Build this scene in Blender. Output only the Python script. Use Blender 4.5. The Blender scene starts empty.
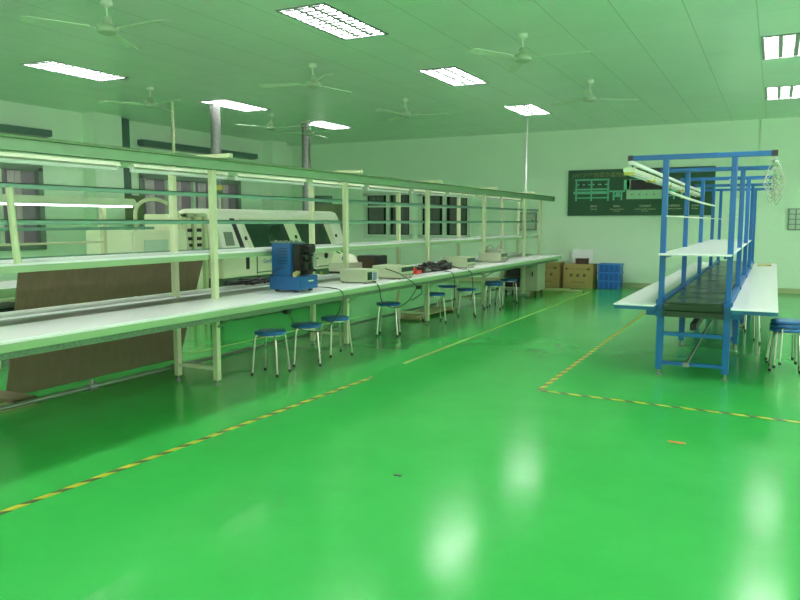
import bpy, bmesh, math, random
from mathutils import Vector, Matrix
random.seed(7)
PI = math.pi
scene = bpy.context.scene
C = scene.collection

# ------------------------------------------------------------------ camera
cam_d = bpy.data.cameras.new('camera')
cam = bpy.data.objects.new('camera', cam_d); C.objects.link(cam)
cam_d.sensor_fit = 'HORIZONTAL'; cam_d.sensor_width = 36.0
cam_d.lens = 36.0 * 730.0 / 800.0
cam_d.clip_start = 0.05; cam_d.clip_end = 200
cam.matrix_world = Matrix(((0.89055014, -0.04832906, 0.45231046, 0.0),
                           (0.4548851, 0.0946161, -0.88550965, 0.0),
                           (0.0, 0.99434003, 0.10624455, 1.6),
                           (0, 0, 0, 1)))
scene.camera = cam

# ------------------------------------------------------------------ world, exposure
w = bpy.data.worlds.new('world'); scene.world = w; w.use_nodes = True
w.node_tree.nodes['Background'].inputs[0].default_value = (0.30, 0.26, 0.33, 1)
w.node_tree.nodes['Background'].inputs[1].default_value = 0.30
scene.view_settings.view_transform = 'Standard'
scene.view_settings.look = 'None'
scene.view_settings.gamma = 1.0
scene.view_settings.exposure = 0.55
scene.cycles.use_denoising = True
scene.cycles.max_bounces = 8
scene.cycles.caustics_reflective = False
scene.cycles.caustics_refractive = False
scene.cycles.diffuse_bounces = 5
scene.cycles.sample_clamp_indirect = 6.0
TUBE_W = 88.0        # strength of the ceiling tubes
def fill_light(name, loc, rot, sx, sy, power):
    d = bpy.data.lights.new(name, 'AREA'); d.shape = 'RECTANGLE'; d.size = sx; d.size_y = sy; d.energy = power
    d.color = (1.0, 0.90, 0.96)
    o = bpy.data.objects.new(name, d); C.objects.link(o); o.location = loc; o.rotation_euler = rot
    return o
# fill lights added at openings in the unseen right wall and behind the viewer
fill_light('fill_light_right', (7.66, 6.0, 2.5), (0, PI / 2, 0), 1.4, 17.0, 420)
fill_light('fill_light_front', (-3.0, -4.16, 2.5), (PI / 2, 0, 0), 18.0, 1.4, 220)

# ------------------------------------------------------------------ materials
def node_mat(name):
    m = bpy.data.materials.new(name); m.use_nodes = True
    return m, m.node_tree, m.node_tree.nodes['Principled BSDF']

def mat(name, col, rough=0.5, metal=0.0, var=0.08, scale=6.0, bump=0.0, bscale=60.0, coat=0.0, emit=0.0, stretch=None, spec=None, rvar=0.0):
    m, nt, b = node_mat(name)
    N, L = nt.nodes, nt.links
    tc = N.new('ShaderNodeTexCoord'); src = tc.outputs['Object']
    if stretch:
        mp = N.new('ShaderNodeMapping'); mp.inputs['Scale'].default_value = stretch
        L.new(src, mp.inputs[0]); src = mp.outputs[0]
    nz = N.new('ShaderNodeTexNoise'); nz.inputs['Scale'].default_value = scale; nz.inputs['Detail'].default_value = 5
    L.new(src, nz.inputs['Vector'])
    mx = N.new('ShaderNodeMix'); mx.data_type = 'RGBA'
    lo = [max(0, c * (1 - var)) for c in col]; hi = [min(1, c * (1 + var)) for c in col]
    mx.inputs[6].default_value = (*lo, 1); mx.inputs[7].default_value = (*hi, 1)
    L.new(nz.outputs['Fac'], mx.inputs[0]); L.new(mx.outputs[2], b.inputs['Base Color'])
    b.inputs['Roughness'].default_value = rough; b.inputs['Metallic'].default_value = metal
    if rvar:
        mr = N.new('ShaderNodeMapRange'); mr.inputs[1].default_value = 0.3; mr.inputs[2].default_value = 0.7
        mr.inputs[3].default_value = max(0, rough - rvar); mr.inputs[4].default_value = rough + rvar
        L.new(nz.outputs['Fac'], mr.inputs[0]); L.new(mr.outputs[0], b.inputs['Roughness'])
    if coat: b.inputs['Coat Weight'].default_value = coat; b.inputs['Coat Roughness'].default_value = 0.1
    if spec is not None: b.inputs['Specular IOR Level'].default_value = spec
    if emit:
        b.inputs['Emission Color'].default_value = (*col, 1); b.inputs['Emission Strength'].default_value = emit
    if bump:
        n2 = N.new('ShaderNodeTexNoise'); n2.inputs['Scale'].default_value = bscale; n2.inputs['Detail'].default_value = 3
        L.new(src, n2.inputs['Vector'])
        bp = N.new('ShaderNodeBump'); bp.inputs['Strength'].default_value = bump; bp.inputs['Distance'].default_value = 0.01
        L.new(n2.outputs['Fac'], bp.inputs['Height']); L.new(bp.outputs[0], b.inputs['Normal'])
    return m

def floor_mat():
    m, nt, b = node_mat('green_epoxy'); N, L = nt.nodes, nt.links
    tc = N.new('ShaderNodeTexCoord')
    a = N.new('ShaderNodeTexNoise'); a.inputs['Scale'].default_value = 0.7; a.inputs['Detail'].default_value = 8; a.inputs['Roughness'].default_value = 0.65
    L.new(tc.outputs['Object'], a.inputs['Vector'])
    r = N.new('ShaderNodeValToRGB'); e = r.color_ramp.elements
    e[0].position = 0.3; e[0].color = (0.034, 0.38, 0.066, 1)
    e[1].position = 0.75; e[1].color = (0.050, 0.45, 0.090, 1)
    L.new(a.outputs['Fac'], r.inputs[0])
    # fine scuffs and specks of dirt
    s = N.new('ShaderNodeTexNoise'); s.inputs['Scale'].default_value = 45; s.inputs['Detail'].default_value = 2
    L.new(tc.outputs['Object'], s.inputs['Vector'])
    sr = N.new('ShaderNodeValToRGB'); sr.color_ramp.elements[0].position = 0.70; sr.color_ramp.elements[1].position = 0.80
    sr.color_ramp.elements[0].color = (0, 0, 0, 1); sr.color_ramp.elements[1].color = (0.35, 0.35, 0.35, 1)
    L.new(s.outputs['Fac'], sr.inputs[0])
    mx = N.new('ShaderNodeMix'); mx.data_type = 'RGBA'
    L.new(sr.outputs[0], mx.inputs[0]); L.new(r.outputs[0], mx.inputs[6]); mx.inputs[7].default_value = (0.06, 0.36, 0.09, 1)
    L.new(mx.outputs[2], b.inputs['Base Color'])
    mr = N.new('ShaderNodeMapRange'); mr.inputs[1].default_value = 0.3; mr.inputs[2].default_value = 0.7
    mr.inputs[3].default_value = 0.15; mr.inputs[4].default_value = 0.19
    L.new(a.outputs['Fac'], mr.inputs[0]); L.new(mr.outputs[0], b.inputs['Roughness'])
    b.inputs['Specular IOR Level'].default_value = 0.28
    n2 = N.new('ShaderNodeTexNoise'); n2.inputs['Scale'].default_value = 5.0; n2.inputs['Detail'].default_value = 3
    L.new(tc.outputs['Object'], n2.inputs['Vector'])
    bp = N.new('ShaderNodeBump'); bp.inputs['Strength'].default_value = 0.07; bp.inputs['Distance'].default_value = 0.01
    L.new(n2.outputs['Fac'], bp.inputs['Height'])
    n3 = N.new('ShaderNodeTexNoise'); n3.inputs['Scale'].default_value = 120.0
    L.new(tc.outputs['Object'], n3.inputs['Vector'])
    bp2 = N.new('ShaderNodeBump'); bp2.inputs['Strength'].default_value = 0.04; bp2.inputs['Distance'].default_value = 0.002
    L.new(n3.outputs['Fac'], bp2.inputs['Height']); L.new(bp.outputs[0], bp2.inputs['Normal'])
    L.new(bp2.outputs[0], b.inputs['Normal'])
    return m

def ceiling_mat():
    m, nt, b = node_mat('ceiling_panel'); N, L = nt.nodes, nt.links
    tc = N.new('ShaderNodeTexCoord'); sp = N.new('ShaderNodeSeparateXYZ'); L.new(tc.outputs['Object'], sp.inputs[0])
    def seam(out, period, off, wd):
        ad = N.new('ShaderNodeMath'); ad.operation = 'ADD'; ad.inputs[1].default_value = off + 400 * period; L.new(out, ad.inputs[0])
        md = N.new('ShaderNodeMath'); md.operation = 'MODULO'; md.inputs[1].default_value = period; L.new(ad.outputs[0], md.inputs[0])
        lt = N.new('ShaderNodeMath'); lt.operation = 'LESS_THAN'; lt.inputs[1].default_value = wd; L.new(md.outputs[0], lt.inputs[0])
        return lt.outputs[0]
    sx = seam(sp.outputs['X'], 0.69, 0.29, 0.012)
    sy = seam(sp.outputs['Y'], 1.9, 0.3, 0.014)
    ma = N.new('ShaderNodeMath'); ma.operation = 'MAXIMUM'; L.new(sx, ma.inputs[0])
    hy = N.new('ShaderNodeMath'); hy.operation = 'MULTIPLY'; hy.inputs[1].default_value = 0.4; L.new(sy, hy.inputs[0]); L.new(hy.outputs[0], ma.inputs[1])
    nz = N.new('ShaderNodeTexNoise'); nz.inputs['Scale'].default_value = 1.3; nz.inputs['Detail'].default_value = 4
    L.new(tc.outputs['Object'], nz.inputs['Vector'])
    r = N.new('ShaderNodeValToRGB'); e = r.color_ramp.elements
    e[0].position = 0.3; e[0].color = (0.70, 0.84, 0.72, 1); e[1].position = 0.7; e[1].color = (0.76, 0.89, 0.78, 1)
    L.new(nz.outputs['Fac'], r.inputs[0])
    mx = N.new('ShaderNodeMix'); mx.data_type = 'RGBA'; L.new(ma.outputs[0], mx.inputs[0])
    L.new(r.outputs[0], mx.inputs[6]); mx.inputs[7].default_value = (0.46, 0.58, 0.46, 1)
    L.new(mx.outputs[2], b.inputs['Base Color'])
    b.inputs['Roughness'].default_value = 0.28
    # the metal sheet is slightly wavy along its length
    mp = N.new('ShaderNodeMapping'); mp.inputs['Scale'].default_value = (0.8, 5, 1); L.new(tc.outputs['Object'], mp.inputs[0])
    n2 = N.new('ShaderNodeTexNoise'); n2.inputs['Scale'].default_value = 1.2; L.new(mp.outputs[0], n2.inputs['Vector'])
    bp = N.new('ShaderNodeBump'); bp.inputs['Strength'].default_value = 0.35; bp.inputs['Distance'].default_value = 0.012
    L.new(n2.outputs['Fac'], bp.inputs['Height']); L.new(bp.outputs[0], b.inputs['Normal'])
    return m

def tape_mat():
    m, nt, b = node_mat('hazard_tape'); N, L = nt.nodes, nt.links
    tc = N.new('ShaderNodeTexCoord'); sp = N.new('ShaderNodeSeparateXYZ'); L.new(tc.outputs['Object'], sp.inputs[0])
    ad = N.new('ShaderNodeMath'); ad.operation = 'ADD'; L.new(sp.outputs['X'], ad.inputs[0]); L.new(sp.outputs['Y'], ad.inputs[1])
    a2 = N.new('ShaderNodeMath'); a2.operation = 'ADD'; a2.inputs[1].default_value = 100; L.new(ad.outputs[0], a2.inputs[0])
    md = N.new('ShaderNodeMath'); md.operation = 'MODULO'; md.inputs[1].default_value = 0.20; L.new(a2.outputs[0], md.inputs[0])
    lt = N.new('ShaderNodeMath'); lt.operation = 'LESS_THAN'; lt.inputs[1].default_value = 0.085; L.new(md.outputs[0], lt.inputs[0])
    mx = N.new('ShaderNodeMix'); mx.data_type = 'RGBA'; L.new(lt.outputs[0], mx.inputs[0])
    mx.inputs[6].default_value = (0.50, 0.52, 0.04, 1); mx.inputs[7].default_value = (0.05, 0.09, 0.02, 1)
    L.new(mx.outputs[2], b.inputs['Base Color']); b.inputs['Roughness'].default_value = 0.4
    return m

M = {}
M['floor'] = floor_mat()
M['ceiling'] = ceiling_mat()
M['tape'] = tape_mat()
M['wall'] = mat('wall_paint', (0.72, 0.92, 0.70), 0.6, var=0.04, scale=1.5, bump=0.06, bscale=30)
M['pilaster'] = mat('pilaster_paint', (0.73, 0.93, 0.71), 0.6, var=0.04)
M['base'] = mat('baseboard_tile', (0.42, 0.46, 0.26), 0.45)
M['cream'] = mat('cream_paint', (0.56, 0.64, 0.38), 0.4, var=0.05)
M['green_rail'] = mat('teal_green_paint', (0.14, 0.32, 0.21), 0.4, var=0.06)
M['green_beam'] = mat('green_beam_paint', (0.22, 0.42, 0.21), 0.35, var=0.10)
M['dark_flange'] = mat('dark_green_flange', (0.13, 0.24, 0.10), 0.5)
M['white_lam'] = mat('white_laminate', (0.88, 0.90, 0.90), 0.25, var=0.04, scale=3, stretch=(8, 1, 1))
M['edge_green'] = mat('pale_green_edging', (0.27, 0.45, 0.22), 0.4, var=0.05)
M['duct'] = mat('mottled_green_trunking', (0.10, 0.20, 0.10), 0.5, var=0.7, scale=45)
M['belt'] = mat('dark_belt', (0.02, 0.045, 0.022), 0.25, var=0.2, scale=3, rvar=0.06)
M['belt_grey'] = mat('grey_belt', (0.07, 0.09, 0.05), 0.3, var=0.15)
M['blue'] = mat('blue_paint', (0.003, 0.12, 0.34), 0.35, var=0.08)
M['blue_edge'] = mat('blue_edging', (0.012, 0.12, 0.26), 0.45)
M['seat'] = mat('blue_plastic_seat', (0.03, 0.14, 0.40), 0.3, var=0.1)
M['chrome'] = mat('stool_tube', (0.50, 0.54, 0.42), 0.28, metal=0.85, var=0.05)
M['rubber'] = mat('black_rubber', (0.012, 0.014, 0.014), 0.5)
M['black'] = mat('black_plastic', (0.015, 0.02, 0.018), 0.35, var=0.3)
M['board'] = mat('brown_board', (0.13, 0.112, 0.052), 0.75, var=0.25, scale=7, stretch=(1, 3, 1), bump=0.15)
M['board_edge'] = mat('board_edge', (0.50, 0.50, 0.34), 0.6)
M['metal_col'] = mat('speckled_grey_metal', (0.26, 0.28, 0.26), 0.38, metal=0.5, var=0.45, scale=30, bump=0.3, bscale=30)
M['white_paint'] = mat('white_paint', (0.78, 0.82, 0.76), 0.35, var=0.03)
M['lamp_body'] = mat('lamp_body_paint', (0.62, 0.72, 0.50), 0.35, var=0.04)
M['glass_tube'] = mat('white_glass_tube', (0.86, 0.92, 0.86), 0.15, var=0.01)
M['louvre'] = mat('louvre_aluminium', (0.30, 0.34, 0.32), 0.25, metal=0.9, var=0.04)
M['housing'] = mat('white_housing', (0.80, 0.86, 0.80), 0.4, var=0.02)
M['lit'] = mat('lit_tube', (1.0, 0.90, 0.97), 0.3, var=0.0, emit=TUBE_W)
M['lit_soft'] = mat('softly_lit_tube', (0.93, 1.0, 0.95), 0.3, var=0.0, emit=2.5)
M['fan'] = mat('fan_enamel', (0.60, 0.76, 0.56), 0.35, var=0.04)
M['fan_dark'] = mat('fan_motor_band', (0.36, 0.50, 0.32), 0.4)
M['mauve_glass'] = mat('mauve_film_glass', (0.34, 0.27, 0.34), 0.2, var=0.25, scale=2)
M['curtain'] = mat('mauve_curtain', (0.60, 0.52, 0.56), 0.8, var=0.15)
M['curtain_dark'] = mat('grey_green_curtain', (0.14, 0.17, 0.14), 0.8, var=0.2)
M['winframe'] = mat('window_frame_paint', (0.66, 0.80, 0.64), 0.4)
M['winframe_grey'] = mat('grey_window_frame', (0.20, 0.27, 0.21), 0.4)
M['slate'] = mat('slate_green_metal', (0.09, 0.17, 0.14), 0.4)
M['box_brown'] = mat('olive_brown_metal', (0.13, 0.19, 0.08), 0.5)
M['machine'] = mat('machine_cream', (0.74, 0.80, 0.55), 0.32, var=0.03)
M['machine_top'] = mat('machine_white', (0.92, 0.95, 0.80), 0.3, var=0.02)
M['machine_green'] = mat('machine_dark_green', (0.07, 0.16, 0.07), 0.4)
M['dark_glass'] = mat('dark_window_glass', (0.012, 0.045, 0.022), 0.08, var=0.4, scale=2)
M['dev_blue'] = mat('device_blue', (0.010, 0.10, 0.26), 0.35, var=0.1)
M['dark_metal'] = mat('dark_oily_metal', (0.02, 0.022, 0.018), 0.35, metal=0.4, var=0.5, scale=20)
M['brass'] = mat('brass', (0.55, 0.50, 0.22), 0.3, metal=0.7)
M['inst'] = mat('instrument_cream', (0.48, 0.54, 0.36), 0.45, var=0.04)
M['inst_dark'] = mat('instrument_grey', (0.22, 0.28, 0.20), 0.45)
M['screen'] = mat('dark_screen', (0.01, 0.05, 0.03), 0.1)
M['bluekey'] = mat('blue_keys', (0.05, 0.14, 0.45), 0.4)
M['red'] = mat('red_plastic', (0.55, 0.04, 0.02), 0.4)
M['card'] = mat('cardboard', (0.36, 0.27, 0.09), 0.8, var=0.1, scale=8)
M['card_dark'] = mat('cardboard_print', (0.10, 0.08, 0.03), 0.8)
M['dark_brown'] = mat('dark_brown_card', (0.05, 0.035, 0.015), 0.8)
M['crate'] = mat('crate_blue', (0.012, 0.11, 0.44), 0.4, var=0.08)
M['crate_rib'] = mat('crate_blue_rib', (0.05, 0.24, 0.70), 0.4)
M['poster'] = mat('poster_green', (0.010, 0.085, 0.030), 0.5, var=0.15)
M['poster_line'] = mat('poster_light_green', (0.14, 0.55, 0.32), 0.5)
M['poster_pale'] = mat('poster_pale_green', (0.42, 0.68, 0.45), 0.5)
M['poster_black'] = mat('poster_black', (0.02, 0.02, 0.02), 0.5)
M['poster_title'] = mat('poster_title_ink', (0.20, 0.26, 0.08), 0.5)
M['poster_text'] = mat('poster_text_ink', (0.60, 0.68, 0.38), 0.5)
M['cable'] = mat('black_cable', (0.01, 0.012, 0.01), 0.4)
M['pale_cable'] = mat('pale_cable', (0.60, 0.68, 0.52), 0.4)
M['wire_grey'] = mat('grey_green_wire', (0.38, 0.44, 0.32), 0.4)
M['worn_tape'] = mat('worn_tape', (0.22, 0.37, 0.05), 0.4, var=0.5, scale=14)
M['pipe'] = mat('grey_green_pipe', (0.16, 0.24, 0.15), 0.35, metal=0.3)
M['wood'] = mat('pale_wood', (0.45, 0.44, 0.20), 0.7, var=0.15, scale=5, stretch=(1, 6, 1))
M['grey_rod'] = mat('grey_rod', (0.22, 0.25, 0.22), 0.35, metal=0.5)
M['orange'] = mat('orange_plastic', (0.62, 0.22, 0.05), 0.5)
M['plate'] = mat('pale_label_plate', (0.60, 0.66, 0.5), 0.4)
M['yellow'] = mat('signal_yellow', (0.5, 0.42, 0.04), 0.35)
M['panel_grey'] = mat('panel_grey_green', (0.36, 0.48, 0.34), 0.4)
M['notice'] = mat('notice_pale', (0.50, 0.66, 0.50), 0.4)

# ------------------------------------------------------------------ mesh helpers
ORG = {}
class MB:
    def __init__(s): s.bm = bmesh.new(); s.mats = []
    def _mi(s, m):
        if m is None: return 0
        if m not in s.mats: s.mats.append(m)
        return s.mats.index(m)
    def _faces(s, before, m):
        if m is None: return
        i = s._mi(m)
        for f in s.bm.faces:
            if f not in before: f.material_index = i
    def box(s, x0, x1, y0, y1, z0, z1, m=None, rot=None):
        before = set(s.bm.faces) if m is not None else None
        vs = [s.bm.verts.new((x, y, z)) for x in (x0, x1) for y in (y0, y1) for z in (z0, z1)]
        if rot is not None:
            c, R = rot
            for v in vs: v.co = Vector(c) + R @ (v.co - Vector(c))
        for q in ((0, 1, 3, 2), (4, 6, 7, 5), (0, 4, 5, 1), (2, 3, 7, 6), (0, 2, 6, 4), (1, 5, 7, 3)):
            s.bm.faces.new([vs[i] for i in q])
        if m is not None: s._faces(before, m)
        return s
    def poly(s, prof, axis, a0, a1, m=None):
        """prism: prof = list of (u,v); axis 'y' -> (u=x, v=z), axis 'x' -> (u=y, v=z), axis 'z' -> (x,y)"""
        before = set(s.bm.faces) if m is not None else None
        def P(u, v, a):
            return {'y': (u, a, v), 'x': (a, u, v), 'z': (u, v, a)}[axis]
        A = [s.bm.verts.new(P(u, v, a0)) for u, v in prof]; B = [s.bm.verts.new(P(u, v, a1)) for u, v in prof]
        n = len(prof)
        s.bm.faces.new(A); s.bm.faces.new(B[::-1])
        for i in range(n): s.bm.faces.new([A[i], B[i], B[(i + 1) % n], A[(i + 1) % n]])
        if m is not None: s._faces(before, m)
        return s
    def tube(s, pts, r, n=10, m=None, cap=True):
        before = set(s.bm.faces) if m is not None else None
        pts = [Vector(p) for p in pts]; rings = []; ref = None
        for i, p in enumerate(pts):
            t = (pts[min(i + 1, len(pts) - 1)] - pts[max(i - 1, 0)]).normalized()
            if ref is None:
                ref = Vector((0, 0, 1)) if abs(t.z) < 0.9 else Vector((1, 0, 0))
            u = t.cross(ref).normalized(); v = t.cross(u).normalized(); ref = -v if (-v).dot(ref) > 0 else v
            rr = r[i] if isinstance(r, (list, tuple)) else r
            rings.append([s.bm.verts.new(p + rr * (math.cos(2 * PI * k / n) * u + math.sin(2 * PI * k / n) * v)) for k in range(n)])
        for a, b in zip(rings, rings[1:]):
            # match ring starts
            off = min(range(n), key=lambda o: (a[0].co - b[o].co).length)
            b2 = b[off:] + b[:off]
            if (a[1].co - b2[1].co).length > (a[1].co - b2[-1].co).length: b2 = [b2[0]] + b2[1:][::-1]
            b[:] = b2
            for k in range(n): s.bm.faces.new([a[k], a[(k + 1) % n], b[(k + 1) % n], b[k]])
        if cap: s.bm.faces.new(rings[0][::-1]); s.bm.faces.new(rings[-1])
        if m is not None: s._faces(before, m)
        return s
    def lathe(s, prof, c=(0, 0, 0), n=24, m=None):
        before = set(s.bm.faces) if m is not None else None
        rings = []
        for r, z in prof:
            rings.append([s.bm.verts.new((c[0] + r * math.cos(2 * PI * k / n), c[1] + r * math.sin(2 * PI * k / n), c[2] + z)) for k in range(n)])
        for a, b in zip(rings, rings[1:]):
            for k in range(n): s.bm.faces.new([a[k], a[(k + 1) % n], b[(k + 1) % n], b[k]])
        s.bm.faces.new(rings[0][::-1]); s.bm.faces.new(rings[-1])
        if m is not None: s._faces(before, m)
        return s
    def build(s, name, material=None, parent=None, bevel=0.0, smooth=False, seg=2):
        if bevel:
            bmesh.ops.bevel(s.bm, geom=list(s.bm.edges), offset=bevel, segments=seg, affect='EDGES', clamp_overlap=True)
        bmesh.ops.recalc_face_normals(s.bm, faces=list(s.bm.faces))
        if parent is not None and parent.name in ORG:
            o0 = ORG[parent.name]
            for v in s.bm.verts: v.co -= o0
        me = bpy.data.meshes.new(name)
        s.bm.to_mesh(me); s.bm.free()
        if material is not None and not s.mats: me.materials.append(material)
        for m in s.mats: me.materials.append(m)
        if smooth:
            me.polygons.foreach_set('use_smooth', [True] * len(me.polygons))
            try: me.set_sharp_from_angle(angle=math.radians(40))
            except Exception: pass
        o = bpy.data.objects.new(name, me); C.objects.link(o)
        if parent is not None:
            o.parent = parent
            if parent.name in ORG: ORG[o.name] = ORG[parent.name]
        return o

def tag(o, label=None, cat=None, group=None, kind=None):
    if label: o['label'] = label
    if cat: o['category'] = cat
    if group: o['group'] = group
    if kind: o['kind'] = kind
    return o
def thing(name, loc, label, cat, group=None, rz=0.0, world=True):
    """Empty at the base. world=True: parts are given in world coordinates; else in local ones."""
    o = bpy.data.objects.new(name, None); C.objects.link(o)
    o.location = loc; o.rotation_euler = (0, 0, rz); o.empty_display_size = 0.1
    if world: ORG[o.name] = Vector(loc)
    return tag(o, label, cat, group)
def one(o, label, cat, group=None):
    """re-centre a single-mesh thing on its base"""
    me = o.data
    xs = [v.co for v in me.vertices]
    c = Vector(((min(v.x for v in xs) + max(v.x for v in xs)) / 2, (min(v.y for v in xs) + max(v.y for v in xs)) / 2, min(v.z for v in xs)))
    me.transform(Matrix.Translation(-c)); o.location = c
    return tag(o, label, cat, group)
def struct(o): o['kind'] = 'structure'; return o
def copy_tree(o, parent=None):
    c = o.copy(); C.objects.link(c); c.parent = parent
    if parent is not None:
        for k in ('label', 'category', 'group'):
            if k in c and k != 'label': del c[k]
    for ch in [x for x in bpy.data.objects if x.parent == o and x.name != c.name]: copy_tree(ch, c)
    return c
def arc(p0, p1, p2, n=8):
    p0, p1, p2 = map(Vector, (p0, p1, p2))
    return [(1 - t) ** 2 * p0 + 2 * t * (1 - t) * p1 + t * t * p2 for t in [i / n for i in range(n + 1)]]
def spline(pts, n=6):
    P = [Vector(p) for p in pts]; P = [P[0] * 2 - P[1]] + P + [P[-1] * 2 - P[-2]]; out = []
    for i in range(1, len(P) - 2):
        for k in range(n):
            t = k / n; a, b, c, d = P[i - 1:i + 3]
            out.append(0.5 * ((2 * b) + (c - a) * t + (2 * a - 5 * b + 4 * c - d) * t * t + (3 * b - a - 3 * c + d) * t ** 3))
    out.append(P[-2]); return out
def txt(body, loc, size, material, name, parent=None, rot=(PI / 2, 0, 0), align='CENTER', extrude=0.0008):
    cu = bpy.data.curves.new(name, 'FONT'); cu.body = body; cu.size = size; cu.extrude = extrude
    cu.align_x = align; cu.align_y = 'CENTER'; cu.materials.append(material)
    tmp = bpy.data.objects.new(name, cu); C.objects.link(tmp)
    me = bpy.data.meshes.new_from_object(tmp.evaluated_get(bpy.context.evaluated_depsgraph_get()))
    bpy.data.objects.remove(tmp)
    me.name = name
    o = bpy.data.objects.new(name, me); C.objects.link(o)
    l = Vector(loc)
    if parent is not None:
        o.parent = parent
        if parent.name in ORG: l = l - ORG[parent.name]
    o.location = l; o.rotation_euler = rot
    return o

# ------------------------------------------------------------------ room
XL, XR, YB, YF, ZC = -13.2, 7.5, 18.6, -4.0, 3.9
TROF = []
for X, ys in ((-9.66, (-3.0 + 3.7, 4.35, 8.0, 11.72, 15.05)), (-4.66, (0.1, 3.75, 7.47, 11.02, 14.95)), (0.05, (0.1, 3.75, 7.4, 11.15, 15.05)), (4.8, (0.1, 3.75, 7.4, 11.15, 15.05))):
    for Y in ys: TROF.append((X, Y))
TW, TL = 0.31, 0.72     # half sizes of a troffer

def slab_with_holes(axis_map, u0, u1, v0, v1, holes):
    """boxes over (u,v) leaving the holes open"""
    us = sorted({u0, u1} | {h[0] for h in holes} | {h[1] for h in holes})
    vs = sorted({v0, v1} | {h[2] for h in holes} | {h[3] for h in holes})
    mb = MB()
    for j in range(len(vs) - 1):
        run = None
        for i in range(len(us)):
            solid = False
            if i < len(us) - 1:
                cu, cv = (us[i] + us[i + 1]) / 2, (vs[j] + vs[j + 1]) / 2
                solid = not any(h[0] < cu < h[1] and h[2] < cv < h[3] for h in holes)
            if solid and run is None: run = us[i]
            if not solid and run is not None:
                axis_map(mb, run, us[i], vs[j], vs[j + 1]); run = None
    return mb

struct(MB().box(XL - .2, XR + .2, YF - .2, YB + .2, -0.15, 0).build('floor', M['floor']))
struct(slab_with_holes(lambda mb, a, b, c, d: mb.box(a, b, c, d, ZC, ZC + .03), XL, XR, YF, YB,
       [(X - TW, X + TW, Y - TL, Y + TL) for X, Y in TROF]).build('ceiling', M['ceiling']))
BW = [(-10.65, -9.14, 1.18, 2.42), (-8.88, -7.39, 1.18, 2.38)]
struct(slab_with_holes(lambda mb, a, b, c, d: mb.box(a, b, YB, YB + .2, c, d), XL, XR, 0, ZC, BW).build('wall_back', M['wall']))
LW = [(6.4, 9.95, 1.10, 2.68), (12.55, 16.1, 1.10, 2.68)]
struct(slab_with_holes(lambda mb, a, b, c, d: mb.box(XL - .2, XL, a, b, c, d), YF, YB + .2, 0, ZC, LW).build('wall_left', M['wall']))
struct(slab_with_holes(lambda mb, a, b, c, d: mb.box(XR, XR + .2, a, b, c, d), YF, YB + .2, 0, ZC, [(-2.5, 14.5, 1.8, 3.2)]).build('wall_right', M['wall']))  # opening added out of view to let the right fill light in
struct(slab_with_holes(lambda mb, a, b, c, d: mb.box(a, b, YF - .2, YF, c, d), XL - .2, XR + .2, 0, ZC, [(-12, 6, 1.8, 3.2)]).build('wall_front', M['wall']))  # unseen opening, made only for the fill light behind the viewer
struct(MB().box(XL, XR, YB - .02, YB, 0, .11).build('baseboard_back', M['base']))
struct(MB().box(XL, XL + .02, YF, YB - .02, 0, .11).build('baseboard_left', M['base']))
struct(MB().box(XL, XL + .35, 11.0, 11.75, 0, ZC).build('trim_1', M['pilaster']))
struct(MB().box(XL, XL + .4, 17.1, 17.8, 0, ZC).build('trim_2', M['pilaster']))
struct(MB().box(-0.385, XR, YB - .03, YB, .11, ZC).build('trim_3', M['pilaster']))

# back windows
for n, (a, b, c, d) in enumerate(BW):
    f = MB(); t = .06
    y0, y1 = YB - .02, YB + .1
    f.box(a - .04, b + .04, y0, y1, d - t, d + .04).box(a - .04, b + .04, y0, y1, c - .04, c + t)
    f.box(a - .04, a + t, y0, y1, c, d).box(b - t, b + .04, y0, y1, c, d)
    fr = struct(f.build('window_%d' % (n + 1), M['winframe'], bevel=.004, seg=1))
    mx = (a + b) / 2
    MB().box(mx - .05, mx + .05, y0 + .01, y1 - .01, c + t, d - t).box(a + t, b - t, y0 + .015, y1 - .01, d - .40, d - .35).build('window_mullion', M['winframe'], fr)
    MB().box(a + t, b - t, y1 - .03, y1 - .02, c + t, d - t).build('window_pane', M['dark_glass'], fr)
    # draped curtains drawn halfway in front of the night-dark glass
    k = MB()
    for s0, s1 in ((a + .12, a + .34), (mx - .42, mx - .16), (mx + .15, mx + .36), (b - .34, b - .12)):
        xs = [s0 + (s1 - s0) * i / 12 for i in range(13)]
        prof = [(x, y1 - .055 + .012 * math.sin(i * 1.6)) for i, x in enumerate(xs)] + [(x, y1 - .046 + .012 * math.sin(i * 1.6)) for i, x in reversed(list(enumerate(xs)))]
        k.poly(prof, 'z', c + t + .02, d - t - .01)
    k.build('curtain', M['curtain_dark'], fr)
# left windows
for n, (a, b, c, d) in enumerate(LW):
    f = MB(); t = .07; x0, x1 = XL - .12, XL + .03
    f.box(x0, x1, a - .04, b + .04, d - t, d + .05).box(x0, x1, a - .04, b + .04, c - .05, c + t)
    f.box(x0, x1, a - .04, a + t, c, d).box(x0, x1, b - t, b + .04, c, d)
    fr = struct(f.build('window_%d' % (n + 3), M['winframe_grey'], bevel=.004, seg=1))
    m2 = MB(); nn = 4
    for i in range(1, nn):
        yy = a + (b - a) * i / nn; m2.box(x0 + .02, x1 - .02, yy - .04, yy + .04, c + t, d - t)
    m2.build('window_mullion', M['winframe'], fr)
    MB().box(x0 + .02, x0 + .03, a + t, b - t, c + t, d - t).build('window_pane', M['mauve_glass'], fr)
    k = MB()
    for i in range(nn):
        yy = a + (b - a) * (i + .22) / nn
        ys = [yy + .30 * j / 10 for j in range(11)]
        prof = [(x0 + .06 + .014 * math.sin(j * 1.8), y) for j, y in enumerate(ys)] + [(x0 + .07 + .014 * math.sin(j * 1.8), y) for j, y in reversed(list(enumerate(ys)))]
        k.poly(prof, 'z', c + t + .02, d - t - .01)
    k.build('curtain', M['curtain'], fr)

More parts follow.
